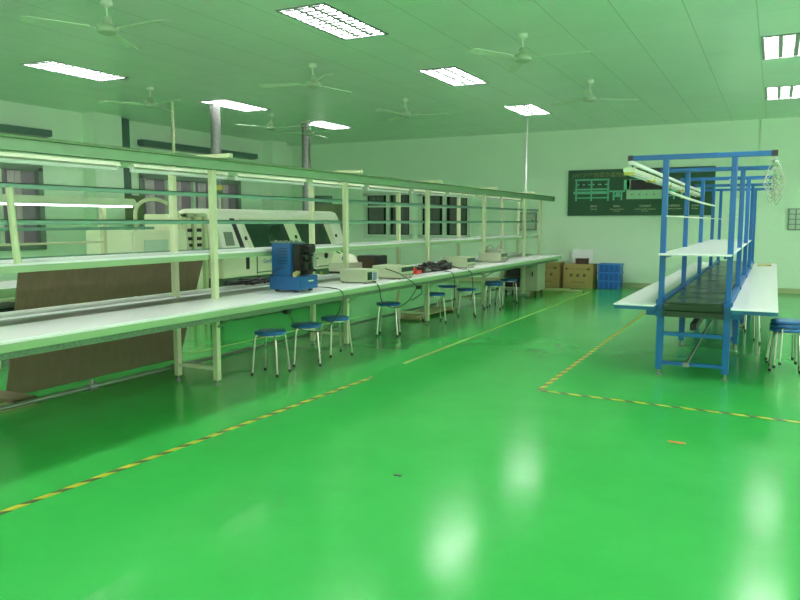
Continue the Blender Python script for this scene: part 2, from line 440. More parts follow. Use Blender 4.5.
# long slate boxes above the left windows
for (a, b, z, lb) in ((6.6, 10.12, 3.30, 'long slate-green box on the left wall above the leftmost window'),
                      (12.5, 16.7, 3.36, 'long slate-green box on the left wall between grey trunking and round column')):
    t = thing('window_pelmet', (XL + .1, (a + b) / 2, z), lb, 'pelmet', 'slate boxes above the left windows')
    MB().box(XL, XL + .2, a, b, z, z + .13).build('cover', M['slate'], t, bevel=.01)
    MB().box(XL, XL + .15, a + .05, b - .05, z - .02, z).build('underside_strip', M['winframe_grey'], t)

# ------------------------------------------------------------------ ceiling troffers
def make_troffer():
    r = thing('ceiling_light', (0, 0, 0), 'x', 'ceiling light', 'louvred ceiling lights', world=False)
    h = MB()
    h.box(-TW, TW, -TL, TL, .14, .15).box(-TW, -TW + .006, -TL, TL, 0, .15).box(TW - .006, TW, -TL, TL, 0, .15)
    h.box(-TW, TW, -TL, -TL + .006, 0, .15).box(-TW, TW, TL - .006, TL, 0, .15)
    h.build('housing', M['housing'], r)
    f = MB(); e = .028
    f.box(-TW - .01, -TW + e, -TL - .01, TL + .01, -.006, 0).box(TW - e, TW + .01, -TL - .01, TL + .01, -.006, 0)
    f.box(-TW + e, TW - e, -TL - .01, -TL + e, -.006, 0).box(-TW + e, TW - e, TL - e, TL + .01, -.006, 0)
    f.build('trim_frame', M['louvre'], r)
    for x in (-.19, 0, .19):
        MB().tube([(x, -.64, .085), (x, .64, .085)], .028, 10).build('tube', M['lit'], r, smooth=True)
    g = MB()
    for x in (-.095, .095): g.poly([(x - .026, .002), (x + .026, .002), (x + .004, .036), (x - .004, .036)], 'y', -TL + .03, TL - .03)
    for i in range(11):
        y = -TL + .03 + (2 * TL - .06) * (i + .5) / 11
        g.poly([(y - .027, .003), (y + .027, .003), (y + .003, .034), (y - .003, .034)], 'x', -TW + .03, TW - .03)
    g.build('louvre', M['louvre'], r)
    return r
TL_LABEL = {
 (-9.66, 8.0): 'louvred ceiling light nearest the left end of the picture, in the top left corner',
 (-9.66, 11.72): 'louvred ceiling light whose near end meets the top of the left round column',
 (-9.66, 15.05): 'far louvred ceiling light at the top of the right round column',
 (-4.66, 7.47): 'largest bright louvred ceiling light at the top edge of the picture',
 (-4.66, 11.02): 'bright louvred ceiling light left of the largest fan motor',
 (-4.66, 14.95): 'dim louvred ceiling light beside the thin white ceiling conduit',
 (0.05, 11.15): 'bright louvred ceiling light at the right edge, the nearer of two there',
 (0.05, 15.05): 'dim louvred ceiling light at the right edge, the farther of two there',
}
tr0 = make_troffer(); first = True
rows = {}
for X, Y in TROF:
    o = tr0 if first else copy_tree(tr0); first = False
    o.location = (X, Y, ZC)
    lb = TL_LABEL.get((X, Y))
    if lb is None:
        side = {-9.66: 'far left row', -4.66: 'middle row over the cream line', 0.05: 'row over the blue line', 4.8: 'row by the right wall'}[X]
        k = rows.get(X, 0); rows[X] = k + 1
        lb = 'ceiling light outside the view, %s, place %s' % (side, ['one', 'two', 'three', 'four', 'five'][k])
    o['label'] = lb

# ------------------------------------------------------------------ ceiling fans
def make_fan():
    r = thing('ceiling_fan', (0, 0, 0), 'x', 'ceiling fan', 'three-bladed ceiling fans', world=False)
    MB().lathe([(.02, .30), (.055, .30), (.06, .26), (.03, .235), (.015, .23)], n=16).build('canopy', M['fan'], r, smooth=True)
    MB().tube([(0, 0, .12), (0, 0, .26)], .011, 8).build('rod', M['fan'], r, smooth=True)
    MB().lathe([(.03, .14), (.045, .12), (.05, .07), (.10, .05), (.115, .02), (.105, -.02), (.06, -.04), (.02, -.045)], n=20).build('motor', M['fan_dark'], r, smooth=True)
    for k in range(3):
        a = k * 2 * PI / 3
        b = MB()
        b.box(.09, .20, -.018, .018, .002, .008)
        pts = [(.18, -.05), (.78, -.075), (.82, -.03), (.82, .04), (.78, .065), (.18, .045)]
        vs = []
        for z in (.0, .007):
            vs.append([b.bm.verts.new((x, y, .003 + z + y * .18)) for x, y in pts])
        b.bm.faces.new(vs[0][::-1]); b.bm.faces.new(vs[1])
        for i in range(6): b.bm.faces.new([vs[0][i], vs[0][(i + 1) % 6], vs[1][(i + 1) % 6], vs[1][i]])
        for v in b.bm.verts: v.co = Matrix.Rotation(a, 3, 'Z') @ v.co
        b.build('blade', M['fan'], r)
    return r
fan0 = make_fan()
FANS = [((-6.34, 5.66), 0, 'ceiling fan at the top left, the nearest of the fans on the left'),
        ((-6.14, 9.21), -40, 'ceiling fan just left of and below the largest bright ceiling light'),
        ((-6.30, 12.56), 18, 'ceiling fan below and left of the middle bright ceiling light'),
        ((-2.87, 8.95), 0, 'ceiling fan on the right half of the ceiling with its motor seen large'),
        ((-2.80, 12.3), 35, 'small distant ceiling fan left of the lights at the right edge'),
        ((-9.68, 9.5), -12, 'ceiling fan beside the thin vertical pipe above the left windows'),
        ((-9.72, 12.95), 2, 'ceiling fan hanging between the two round columns'),
        ((-9.55, 14.15), -22, 'ceiling fan partly behind the top of the right round column')]
for i, ((x, y), a, lb) in enumerate(FANS):
    o = fan0 if i == 0 else copy_tree(fan0)
    o.location = (x, y, ZC - .30); o.rotation_euler = (0, 0, math.radians(a)); o['label'] = lb

# ------------------------------------------------------------------ round columns and drops
for x, y, lb in ((-9.8, 11.28, 'speckled grey round metal column, the left one, by the ceiling light'),
                 (-9.8, 14.38, 'speckled grey round metal column, the right one, behind the oven')):
    t = thing('round_column', (x, y, 0), lb, 'column', 'round metal columns')
    MB().tube([(x, y, .05), (x, y, ZC - .03)], .10, 28).build('shaft', M['metal_col'], t, smooth=True)
    MB().lathe([(.13, 0), (.13, .05)], (x, y, 0), 28).build('base_collar', M['winframe_grey'], t)
    MB().lathe([(.115, ZC - .03), (.115, ZC)], (x, y, 0), 28).build('top_collar', M['fan'], t)
one(MB().tube([(-10.46, 10.82, 0), (-10.46, 10.82, ZC)], .03, 10).build('drop_pipe', M['cream'], smooth=True),
    'thin cream pipe dropping from the ceiling in front of the left windows', 'pipe')
t = thing('power_conduit', (-5.1, 16.3, 2.24), 'thin white conduit dropping from the ceiling to the far end of the cream line', 'conduit')
MB().tube([(-5.1, 16.3, 2.245), (-5.1, 16.3, ZC - .01)], .022, 10).build('conduit_tube', M['white_paint'], t, smooth=True)
MB().lathe([(.05, ZC - .02), (.05, ZC)], (-5.1, 16.3, 0), 14).build('ceiling_rose', M['white_paint'], t)

# left wall services
one(MB().box(XL, XL + .14, 11.93, 12.17, 2.2, ZC).build('cable_trunking', M['slate'], bevel=.01), 'dark vertical trunking on the left wall from ceiling to brown cabinet', 'trunking')
t = thing('electrical_cabinet', (XL + .1, 12.1, 1.55), 'olive-brown electrical cabinet on the left wall between the windows', 'cabinet')
MB().box(XL, XL + .2, 11.76, 12.46, 1.58, 2.2).build('body', M['box_brown'], t, bevel=.01)
MB().box(XL + .2, XL + .215, 11.80, 12.10, 1.62, 2.16).box(XL + .2, XL + .215, 12.12, 12.42, 1.62, 2.16).build('door', M['box_brown'], t, bevel=.004)
t = thing('switch_box', (XL + .08, 11.95, 1.1), 'small grey-green switch box on a conduit below the brown electrical cabinet', 'switch box')
MB().box(XL, XL + .16, 11.80, 12.10, 1.18, 1.46).build('body', M['winframe_grey'], t, bevel=.01)
MB().box(XL + .16, XL + .18, 11.9, 12.0, 1.27, 1.35).build('switch', M['fan'], t)
MB().tube([(XL + .06, 11.9, 0), (XL + .06, 11.9, 1.18)], .025, 8).tube([(XL + .06, 12.0, 0), (XL + .06, 12.0, 1.18)], .015, 8).build('conduit', M['winframe_grey'], t)

# back wall: distribution panel, notice, poster
t = thing('distribution_panel', (-5.75, YB - .05, 1.39), 'grey-green distribution panel on the back wall behind the far end of the cream line', 'electrical panel')
MB().box(-6.0, -5.5, YB - .12, YB, 1.39, 1.85).build('body', M['winframe_grey'], t, bevel=.01)
d = MB().box(-5.97, -5.53, YB - .135, YB - .12, 1.42, 1.82).build('door', M['panel_grey'], t, bevel=.004)
MB().box(-5.60, -5.57, YB - .15, YB - .135, 1.58, 1.66).build('latch', M['black'], d)
t = thing('pocket_board', (.46, YB - .05, 1.42), 'small pale board with rows of pockets on the back wall at the right edge', 'notice board')
MB().box(.25, .70, YB - .07, YB - .03, 1.42, 1.90).build('backing', M['winframe_grey'], t)
for i in range(4):
    for j in range(3):
        a = .28 + j * .14; z = 1.445 + i * .113
        MB().box(a, a + .115, YB - .085, YB - .07, z, z + .095).build('pocket', M['notice'], t, bevel=.003)

PX0, PX1, PZ0, PZ1 = -4.70, -1.28, 1.76, 2.89
PY = YB - .055
t = thing('wall_poster', (-3.0, PY, PZ0), 'wide dark green wall poster with line drawings of production machines and captions', 'poster')
MB().box(PX0, PX1, PY, YB - .03 if False else YB, PZ0, PZ1).build('panel', M['poster'], t)
def px(u): return PX0 + (PX1 - PX0) * u
def pz(v): return PZ1 - (PZ1 - PZ0) * v
def pr(mb, u0, v0, u1, v1, m, d=.003): mb.box(px(u0), px(u1), PY - d, PY, pz(v1), pz(v0), m)
g = MB()  # inserting line drawing
for v in (.20, .41): pr(g, .05, v, .30, v + .035, M['poster_line'])
pr(g, .04, .47, .30, .53, M['poster_line']); pr(g, .05, .60, .30, .625, M['poster_line'])
for u in (.055, .165, .285): pr(g, u, .20, u + .012, .68, M['poster_line'])
pr(g, .055, .31, .295, .335, M['poster_line'])
for u in (.085, .125, .195, .245): pr(g, u, .285, u + .02, .365, M['poster_black'], .005)
g.build('inserting_line_drawing', None, t)
g = MB(); pr(g, .30, .46, .41, .495, M['poster_line'])
for u in (.325, .38): pr(g, u, .49, u + .012, .67, M['poster_line'])
pr(g, .33, .56, .385, .60, M['poster_line']); pr(g, .345, .50, .375, .56, M['poster_line']); g.build('feeder_drawing', None, t)
g = MB(); pr(g, .40, .24, .44, .45, M['poster_line']); pr(g, .42, .46, .66, .65, M['poster_pale']); pr(g, .445, .24, .66, .44, M['poster_black'])
pr(g, .42, .23, .445, .46, M['poster_pale']); pr(g, .445, .225, .66, .245, M['poster_line'])
for i in range(4): pr(g, .455 + i * .05, .54, .461 + i * .05, .57, M['poster_black'], .005)
for i in range(5): pr(g, .47 + i * .045, .46, .472 + i * .045, .65, M['poster_line'], .005)
g.build('soldering_machine_drawing', None, t)
g = MB(); pr(g, .67, .47, .80, .51, M['poster_line'])
for u in (.68, .735, .785): pr(g, u, .51, u + .012, .66, M['poster_line'])
pr(g, .69, .58, .79, .60, M['poster_line']); g.build('unloading_drawing', None, t)
g = MB(); pr(g, .83, .40, .93, .50, M['poster_pale'])
for u in (.84, .91): pr(g, u, .50, u + .01, .64, M['poster_line'])
g.build('conveyor_drawing', None, t)
txt('JWT沪产西霆亦鑫物自动', (px(.245), PY - .001, pz(.125)), .135, M['poster_title'], 'title', t)
for u, zh, en in ((.20, '插件线', 'Inserting'), (.355, '接驳台', 'Selective Standard\nFunction'), (.55, '无铅波峰焊', 'Lead-Free Wave Soldering\nMachine'), (.745, '出板接驳台', 'Unloading Conveyor'), (.88, '流水线', 'Off load')):
    pu = {.20: .19}.get(u, u)
    txt(zh, (px(pu), PY - .001, pz(.80)), .055, M['poster_text'], 'caption', t)
    txt(en, (px(pu), PY - .001, pz(.86 if '\n' not in en else .885)), .045, M['poster_text'], 'caption', t)

# ------------------------------------------------------------------ floor tape
def strip(x0, y0, x1, y1, label, wd=.05, m='tape'):
    a = math.atan2(y1 - y0, x1 - x0); L = math.hypot(x1 - x0, y1 - y0)
    o = MB().box(0, L, -wd / 2, wd / 2, .0005, .002).build('floor_tape', M[m])
    o.location = (x0, y0, 0); o.rotation_euler = (0, 0, a)
    tag(o, label, 'tape', 'yellow and black floor tape')
strip(-3.76, 1.4, -3.64, 6.5, 'hazard-striped tape on the floor in the left foreground, nearest the viewer')
strip(-3.68, 7.3, -3.72, 16.8, 'hazard-striped tape running away beside the stools to the far end of the cream line', .05, 'worn_tape')
strip(-1.93, 6.72, -2.0, 17.3, 'hazard-striped tape running away left of the blue line')
strip(-1.93, 6.70, 1.6, 6.47, 'hazard-striped tape crossing the floor in front of the blue line')
strip(-6.32, 5.6, -6.2, 11.0, 'faint hazard-striped tape seen behind the legs of the cream line', .04, 'worn_tape')

# ------------------------------------------------------------------ cream assembly line
FX, RX = -4.82, -5.33
YS = [3.03, 5.48, 7.93, 10.38, 12.88, 15.35, 16.5]
Y0, Y1 = 1.9, 16.5
line = thing('assembly_line', (-5.07, 9.2, 0), 'long cream steel assembly line with white worktops, overhead shelf and rails, left of the aisle', 'assembly line')
for i, y in enumerate(YS):
    for x in (FX, RX):
        p = MB().box(x - .03, x + .03, y - .028, y + .028, .05, 2.20).build('post', M['cream'], line, bevel=.004, seg=1)
        MB().tube([(x, y, .0), (x, y, .012)], .03, 12).tube([(x, y, .01), (x, y, .055)], .01, 8).build('levelling_foot', M['grey_rod'], p)
    MB().box(RX + .03, FX - .03, y - .02, y + .02, .60, .64).build('crossbar', M['cream'], line)
    MB().box(RX + .03, FX - .03, y - .02, y + .02, .15, .18).build('crossbar', M['cream'], line)
    if y < 16: MB().box(-5.72, -4.58, y - .025, y + .025, 2.20, 2.24).build('top_arm', M['cream'], line, bevel=.004, seg=1)
    MB().box(-5.90, RX - .03, y - .02, y + .02, .795, .83).build('support_arm', M['cream'], line)
    b = MB()
    c = Vector((FX + .03, y, .58)); e = Vector((-4.40, y, .80))
    b.tube([c, e], .012, 6); b.tube([Vector((RX - .03, y, .58)), Vector((-5.60, y, .795))], .012, 6)
    b.build('brace', M['green_beam'], line)
bm_ = MB().box(-4.79, -4.74, Y0, 17.3, 2.095, 2.18).box(-4.79, -4.71, Y0, 17.3, 2.095, 2.103)
bm_.build('top_beam', M['green_beam'], line)
MB().box(-4.80, -4.70, Y0, 17.3, 2.18, 2.20).box(-4.80, -4.70, 17.3, 17.32, 2.09, 2.20).build('beam_flange', M['dark_flange'], line)
MB().box(-5.40, -5.36, Y0, 17.2, 2.10, 2.17).build('top_beam', M['green_beam'], line)
for z in (1.60, 1.86):
    MB().box(-4.86, -4.85 + .0, Y0, Y1, z - .02, z + .02).box(-4.885, -4.85, Y0, Y1, z + .012, z + .02).build('rail', M['green_rail'], line)
# post between shelf and rail, near the left edge
MB().tube([(-4.83, 3.42, 1.305), (-4.83, 3.40, 1.55), (-4.83, 3.385, 1.845)], .026, 8).build('short_upright', M['cream'], line)
MB().box(-5.36, -4.855, Y0, Y1, 1.285, 1.305).build('upper_shelf', M['white_lam'], line, bevel=.003, seg=1)
MB().box(-4.885, -4.86, Y0, Y1, 1.235, 1.284).box(-5.36, -5.34, Y0, Y1, 1.235, 1.284).build('shelf_edging', M['edge_green'], line)
MB().box(-4.87, -4.25, Y0, 16.35, .838, .860).build('worktop', M['white_lam'], line, bevel=.003, seg=1)
MB().box(-4.262, -4.242, Y0, 16.35, .785, .838).build('worktop_edging', M['edge_green'], line, bevel=.003, seg=1)
MB().box(-4.36, -4.29, Y0, 16.2, .735, .784).build('cable_trunking', M['duct'], line)
MB().box(-5.63, -5.30, Y0, 17.0, .838, .860).build('worktop', M['white_lam'], line, bevel=.003, seg=1)
MB().box(-5.645, -5.63, Y0, 17.0, .785, .86).build('worktop_edging', M['edge_green'], line)
MB().box(-5.27, -4.89, Y0, 16.9, .80, .842).build('conveyor_belt', M['belt_grey'], line, bevel=.01)
MB().box(-5.285, -5.27, Y0, 16.9, .76, .845).box(-4.89, -4.875, Y0, 16.9, .76, .837).build('belt_side_rail', M['green_beam'], line)
MB().box(-5.26, -4.90, Y0 + .1, 15.3, .62, .70).build('underframe', M['green_beam'], line)
mp = MB().tube([(-5.42, Y0, .12), (-5.42, 16.6, .12)], .02, 10)
p = mp.build('air_pipe', M['pipe'], line, smooth=True)
for y in (4.5, 5.55, 8.0, 10.45):
    MB().tube([(-5.42, y - .04, .12), (-5.42, y + .04, .12)], .034, 10).tube([(-5.42, y, .12), (-5.42, y, .185)], .018, 8).build('pipe_fitting', M['grey_rod'], p)

# fluorescent battens under the top
def make_batten():
    r = thing('batten_light', (0, 0, 0), 'x', 'lamp', 'unlit tube lamps under the top of the cream line', world=False)
    MB().poly([(-.045, .03), (-.03, .06), (.03, .06), (.045, .03), (.03, .028), (-.03, .028)], 'y', -.61, .61).build('housing', M['lamp_body'], r)
    for s in (-.6, .6): MB().box(-.016, .016, s - .012, s + .012, -.012, .03).build('tube_holder', M['white_paint'], r)
    MB().tube([(0, -.585, .005), (0, .585, .005)], .016, 10).build('tube', M['glass_tube'], r, smooth=True)
    MB().tube([(0, -.4, .06), (0, -.4, .125)], .006, 6).tube([(0, .4, .06), (0, .4, .125)], .006, 6).build('hanger', M['cream'], r)
    return r
bat0 = make_batten()
names = ['nearest the left edge of the picture', 'just left of the first full front post', 'right of the first full front post', 'left of the blue machine tower top', 'above the oven windows',
         'above the small oscilloscope', 'above the left back window', 'above the right back window', 'left of the distribution panel', 'at the far end']
by = 3.87; i = 0
while by < 16:
    o = bat0 if i == 0 else copy_tree(bat0)
    o.location = (-4.97, by, 2.04)
    o['label'] = 'white tube lamp under the cream line top, ' + names[min(i, 9)]
    by += 1.37; i += 1
one(MB().box(-5.0, -4.94, Y0, Y1, 2.17, 2.199).build('lamp_rail', M['cream']), 'cream rail along the top of the cream line from which the tube lamps hang', 'rail')

# brown boards leaning on the far side
b = MB()
P = [(-6.17, 4.20, 0.0), (-5.93, 4.24, 1.27), (-5.93, 6.62, 1.27), (-6.17, 6.40, 0.0)]
P = [Vector(p) for p in P]; n = (P[1] - P[0]).cross(P[3] - P[0]).normalized() * .018
A = [b.bm.verts.new(p) for p in P]; B = [b.bm.verts.new(p + n) for p in P]
b.bm.faces.new(A); b.bm.faces.new(B[::-1])
for i in range(4): b.bm.faces.new([A[i], B[i], B[(i + 1) % 4], A[(i + 1) % 4]])
o = one(b.build('leaning_board', M['board']), 'large brown fibreboard sheet leaning against the far side of the cream line', 'board')
o.location.z = 0.0
o.location.x += -.02

# wooden pallets and planks low down
t = thing('floor_pallet', (-6.05, 3.9, 0), 'brown wooden pallet on the floor below the left end of the brown sheet', 'pallet')
for k in range(3): MB().box(-6.9, -5.75, 3.2 + k * .38, 3.42 + k * .38, .05, .07).build('slat', M['board'], t)
MB().box(-6.9, -6.8, 3.2, 4.18, 0, .05).box(-5.86, -5.76, 3.2, 4.18, 0, .05).build('bearer', M['wood'], t)
t = thing('floor_pallet', (-5.35, 11.4, 0), 'low pale wooden pallet under the cream line behind the stools', 'pallet', )
for k in range(2): MB().box(-5.28 - k * .20, -5.12 - k * .20, 10.6, 12.3, .04, .06).build('slat', M['wood'], t)
for y in (10.7, 12.1): MB().box(-5.5, -5.1, y, y + .08, 0, .04).build('bearer', M['wood'], t)

# cabinet under the far end
t = thing('tool_cabinet', (-5.2, 16.2, 0), 'cream wheeled cabinet with open dark shelves under the cream line far end', 'cabinet')
b = MB(); cx0, cx1, cy0, cy1 = -5.68, -4.92, 15.75, 16.35
cx0, cx1 = -5.34, -4.55
cy0, cy1 = 15.50, 16.10
b.box(cx0, cx1, cy0, cy1, .10, .12).box(cx0, cx1, cy0, cy1, .66, .69).box(cx0, cx0 + .02, cy0, cy1, .12, .66).box(cx1 - .02, cx1, cy0, cy1, .12, .66)
b.box(cx0, cx1, cy1 - .02, cy1, .12, .66).box(-4.95, -4.93, cy0 + .01, cy1, .12, .66)
b.build('body', M['inst'], t)
MB().box(cx0 + .02, -4.95, cy0 + .02, cy1 - .02, .38, .40).build('shelf', M['machine_green'], t)
MB().box(cx0 + .022, -4.97, cy0 + .08, cy1 - .05, .122, .34).box(cx0 + .05, -5.0, cy0 + .1, cy1 - .05, .40, .58).build('contents', M['black'], t, bevel=.01)
d = MB().box(-4.93, cx1 - .01, cy0 - .015, cy0, .12, .66).build('door', M['inst'], t, bevel=.004)
MB().box(-4.67, -4.65, cy0 - .035, cy0 - .015, .42, .52).build('door_handle', M['black'], d)
for x in (cx0 + .06, cx1 - .06):
    for y in (cy0 + .06, cy1 - .06):
        MB().tube([(x - .012, y, .04), (x + .012, y, .04)], .04, 14).box(x - .02, x + .02, y - .02, y + .02, .06, .10).build('caster', M['black'], t)

# ------------------------------------------------------------------ stools
def make_stool():
    r = thing('round_stool', (0, 0, 0), 'x', 'stool', 'blue round stools', world=False)
    MB().lathe([(.10, .430), (.160, .428), (.170, .434), (.174, .450), (.166, .463), (.12, .468), (.01, .466)], n=28).build('seat', M['seat'], r, smooth=True)
    MB().lathe([(.128, .412), (.14, .412), (.14, .431), (.128, .431)], n=24).build('seat_ring', M['chrome'], r, smooth=True)
    for k in range(4):
        a = PI / 4 + k * PI / 2; c, s = math.cos(a), math.sin(a)
        pts = [(.09 * c, .09 * s, .425), (.135 * c, .135 * s, .424), (.158 * c, .158 * s, .41), (.168 * c, .168 * s, .375), (.205 * c, .205 * s, .02)]
        l = MB().tube(pts, .0105, 8).build('leg', M['chrome'], r, smooth=True)
        MB().tube([(.204 * c, .204 * s, .03), (.2065 * c, .2065 * s, .0)], .015, 8).build('rubber_foot', M['rubber'], l, smooth=True)
    return r
st0 = make_stool()
STOOLS = [
 (-4.68, 6.16, 0, 10, 'blue round stool nearest the viewer, leftmost in front of the cream line'),
 (-4.64, 6.77, 0, 35, 'second blue round stool from the left, below the blue machine'),
 (-4.67, 7.43, 0, 60, 'third blue round stool from the left, right of the blue machine'),
 (-4.82, 9.08, 0, 20, 'blue round stool standing alone below the cream power supply in mid-row'),
 (-4.82, 10.66, 0, 40, 'blue round stool below the red and black cables'),
 (-5.22, 12.1, 0, 5, 'blue round stool set back behind others, under the middle instruments'),
 (-4.67, 11.66, 0, 25, 'blue round stool below the third instrument box'),
 (-4.60, 12.85, 0, 10, 'blue round stool in the far cluster of three, its nearest one'),
 (-4.80, 13.35, 0, 50, 'blue round stool in the far cluster of three, its middle one'),
 (-4.70, 14.0, 0, 30, 'blue round stool in the far cluster of three, next to the cabinet'),
 (0.17, 8.86, 0.0, 0, 'blue round stool at the bottom of the stack at the right edge'),
 (0.17, 8.86, 0.042, 14, 'blue round stool in the middle of the stack at the right edge'),
 (0.18, 8.86, 0.084, 27, 'blue round stool on top of the stack at the right edge'),
 (-0.28, 10.75, 0, 15, 'stool under the right worktop of the blue line, nearer of two'),
 (-0.33, 12.0, 0, 50, 'stool under the right worktop of the blue line, farther of two'),
]
for i, (x, y, z, a, lb) in enumerate(STOOLS):
    o = st0 if i == 0 else copy_tree(st0)
    o.location = (x, y, z); o.rotation_euler = (0, 0, math.radians(a)); o['label'] = lb

# ------------------------------------------------------------------ things on the cream worktop
ZW = .860
t = thing('forming_machine', (-4.64, 6.58, ZW), 'blue bench-top component forming machine with tall vented housing and black mechanism', 'machine')
x0, x1, y0, y1 = -4.79, -4.42, 6.30, 6.68
bs = MB().box(x0, x1, y0, y1, ZW + .025, ZW + .17).build('base', M['dev_blue'], t, bevel=.006)
MB().box(x1, x1 + .004, y0 + .05, y1 - .05, ZW + .045, ZW + .15).build('base_panel', M['dev_blue'], bs)
MB().box(x1, x1 + .006, y0 + .19, y0 + .29, ZW + .105, ZW + .12).build('nameplate', M['plate'], t)
for x in (x0 + .06, x1 - .06):
    for y in (y0 + .06, y1 - .06): MB().tube([(x, y, ZW), (x, y, ZW + .027)], .025, 12).build('foot', M['rubber'], t, smooth=True)
tw = MB().box(x0 + .02, x0 + .27, y0 + .02, y1 - .12, ZW + .17, ZW + .52).build('tower', M['dev_blue'], t, bevel=.006)
v = MB()
for k in range(6): v.box(x0 + .11, x0 + .23, y0 + .012, y0 + .02, ZW + .46 - k * .032, ZW + .466 - k * .032)
v.build('vent_slots', M['black'], tw)
v = MB().box(x0 + .01, x0 + .28, y0 + .01, y1 - .11, ZW + .52, ZW + .53)
for k in range(6): v.box(x0 + .04 + k * .045, x0 + .06 + k * .045, y0 + .04 + .03 * (k % 3), y0 + .08 + .03 * (k % 3), ZW + .53, ZW + .545)
v.build('top_fittings', M['pipe'], t)
mc = MB()
mc.box(x0 + .275, x0 + .36, y0 + .05, y1 - .08, ZW + .18, ZW + .51)
mc.build('mechanism_plate', M['dark_metal'], t, bevel=.004)
g = MB()
rnd = random.Random(3)
for k in range(16):
    a = rnd.uniform(y0 + .08, y1 - .1); z = rnd.uniform(ZW + .22, ZW + .48); r_ = rnd.uniform(.014, .042)
    g.tube([(x0 + .35, a, z), (x0 + .37 + rnd.uniform(0, .06), a, z)], r_, 12)
for k in range(12):
    a = rnd.uniform(y0 + .06, y1 - .1); z = rnd.uniform(ZW + .2, ZW + .48)
    g.box(x0 + .35, x0 + .40 + rnd.uniform(0, .03), a, a + rnd.uniform(.02, .08), z, z + rnd.uniform(.01, .03))
g.build('gears', M['dark_metal'], t)
MB().tube([(x0 + .40, y1 - .12, ZW + .26), (x0 + .40, y1 - .12, ZW + .41)], .03, 12).build('feed_cylinder', M['inst_dark'], t, smooth=True)
MB().tube([(x0 + .33, y0 + .0, ZW + .19), (x0 + .33, y0 + .05, ZW + .19)], .028, 12).tube([(x0 + .36, y0 - .01, ZW + .215), (x0 + .36, y0 + .04, ZW + .215)], .018, 12).build('brass_fitting', M['brass'], t, smooth=True)
MB().tube(spline([(x0 + .18, y0 + .015, ZW + .27), (x0 + .12, y0 - .015, ZW + .24), (x0 + .05, y0 - .02, ZW + .175), (x0 + .01, y0 + .01, ZW + .17)]), .006, 6).build('hose', M['cable'], t, smooth=True)

def instrument(name, cx, cy, w, d, h, label, style, rz=0):
    t = thing(name, (cx, cy, ZW), label, 'instrument', 'bench instruments on the cream line', rz=rz, world=False)
    MB().box(-w / 2, w / 2, -d / 2, d / 2, .012, h).build('case', M['inst'], t, bevel=.008)
    MB().box(w / 2, w / 2 + .006, -d / 2 + .01, d / 2 - .01, .02, h - .008).build('front_panel', M['inst'], t, bevel=.002)
    X = w / 2 + .006
    for sx in (-1, 1):
        for sy in (-1, 1): MB().tube([(sx * (w / 2 - .03), sy * (d / 2 - .03), 0), (sx * (w / 2 - .03), sy * (d / 2 - .03), .014)], .014, 8).build('foot', M['rubber'], t)
    if style == 'scope':
        MB().box(X, X + .004, -d / 2 + .03, -d / 2 + .14, .04, h - .03).build('screen', M['screen'], t)
        g = MB()
        for i in range(3):
            for j in range(4): g.box(X, X + .006, .01 + i * .03, .03 + i * .03, .035 + j * .024, .05 + j * .024)
        g.build('keypad', M['bluekey'], t)
    else:
        MB().box(X, X + .004, -d / 2 + .02, d / 2 - .02, h * .55, h - .018).build('display', M['screen'], t)
        for j in range(4): MB().tube([(X, -d / 2 + .05 + j * (d - .1) / 3, h * .3), (X + .018, -d / 2 + .05 + j * (d - .1) / 3, h * .3)], .012, 10).build('knob', M['inst_dark'], t, smooth=True)
    return t
instrument('oscilloscope', -4.54, 7.78, .37, .32, .165, 'cream oscilloscope with small dark screen and blue keys, right of the blue machine', 'scope')
instrument('power_supply', -4.50, 8.60, .42, .38, .17, 'cream power supply with black display, left of the red plastic piece', 'psu')
instrument('power_supply', -4.58, 11.08, .42, .36, .175, 'cream power supply behind the black cable heap', 'psu')
instrument('power_supply', -4.66, 12.95, .42, .38, .18, 'cream power supply with pale wires heaped on top, farthest on the worktop', 'psu')
def tangle(name, cx, cy, cz, rx, ry, n, r, m, label, cat, seed, h=.05, group=None):
    rn = random.Random(seed); b = MB()
    for k in range(n):
        pts = []; a0 = rn.uniform(0, 6.28)
        for j in range(7):
            a = a0 + j * rn.uniform(.5, 1.2); q = rn.uniform(.35, 1)
            pts.append((cx + rx * q * math.cos(a), cy + ry * q * math.sin(a), cz + r + rn.uniform(0, h) * (1 if j % 2 else .2)))
        b.tube(spline(pts, 4), r, 6)
    o = b.build(name, m, smooth=True)
    return one(o, label, cat, group)
tangle('wire_bundle', -4.66, 12.95, ZW + .18, .18, .17, 7, .009, M['wire_grey'], 'tangle of pale wires on top of the farthest power supply', 'wires', 5, .13)
tangle('cable_heap', -4.62, 10.25, ZW, .17, .62, 16, .014, M['cable'], 'heap of black cables on the cream worktop beside the red plastic piece', 'cables', 11, .13)
tangle('cable_heap', -5.55, 7.0, ZW, .15, .55, 7, .010, M['cable'], 'black cables on the far worktop behind the blue machine', 'cables', 21, .06)
t = thing('charger_block', (-4.60, 9.75, ZW), 'black power adapter block in the cable heap on the cream worktop', 'adapter')
MB().box(-4.68, -4.52, 9.62, 9.90, ZW, ZW + .085).build('block', M['black'], t, bevel=.01)
MB().box(-4.519, -4.515, 9.68, 9.84, ZW + .02, ZW + .06).build('rating_plate', M['inst_dark'], t)
t = thing('red_clamp', (-4.55, 9.42, ZW), 'small red plastic clamp between power supply and black cables', 'clamp')
MB().box(-4.62, -4.50, 9.34, 9.52, ZW, ZW + .05).build('body', M['red'], t, bevel=.008)
MB().box(-4.60, -4.57, 9.37, 9.40, ZW + .05, ZW + .08).box(-4.60, -4.57, 9.44, 9.47, ZW + .05, ZW + .08).build('jaw', M['red'], t)
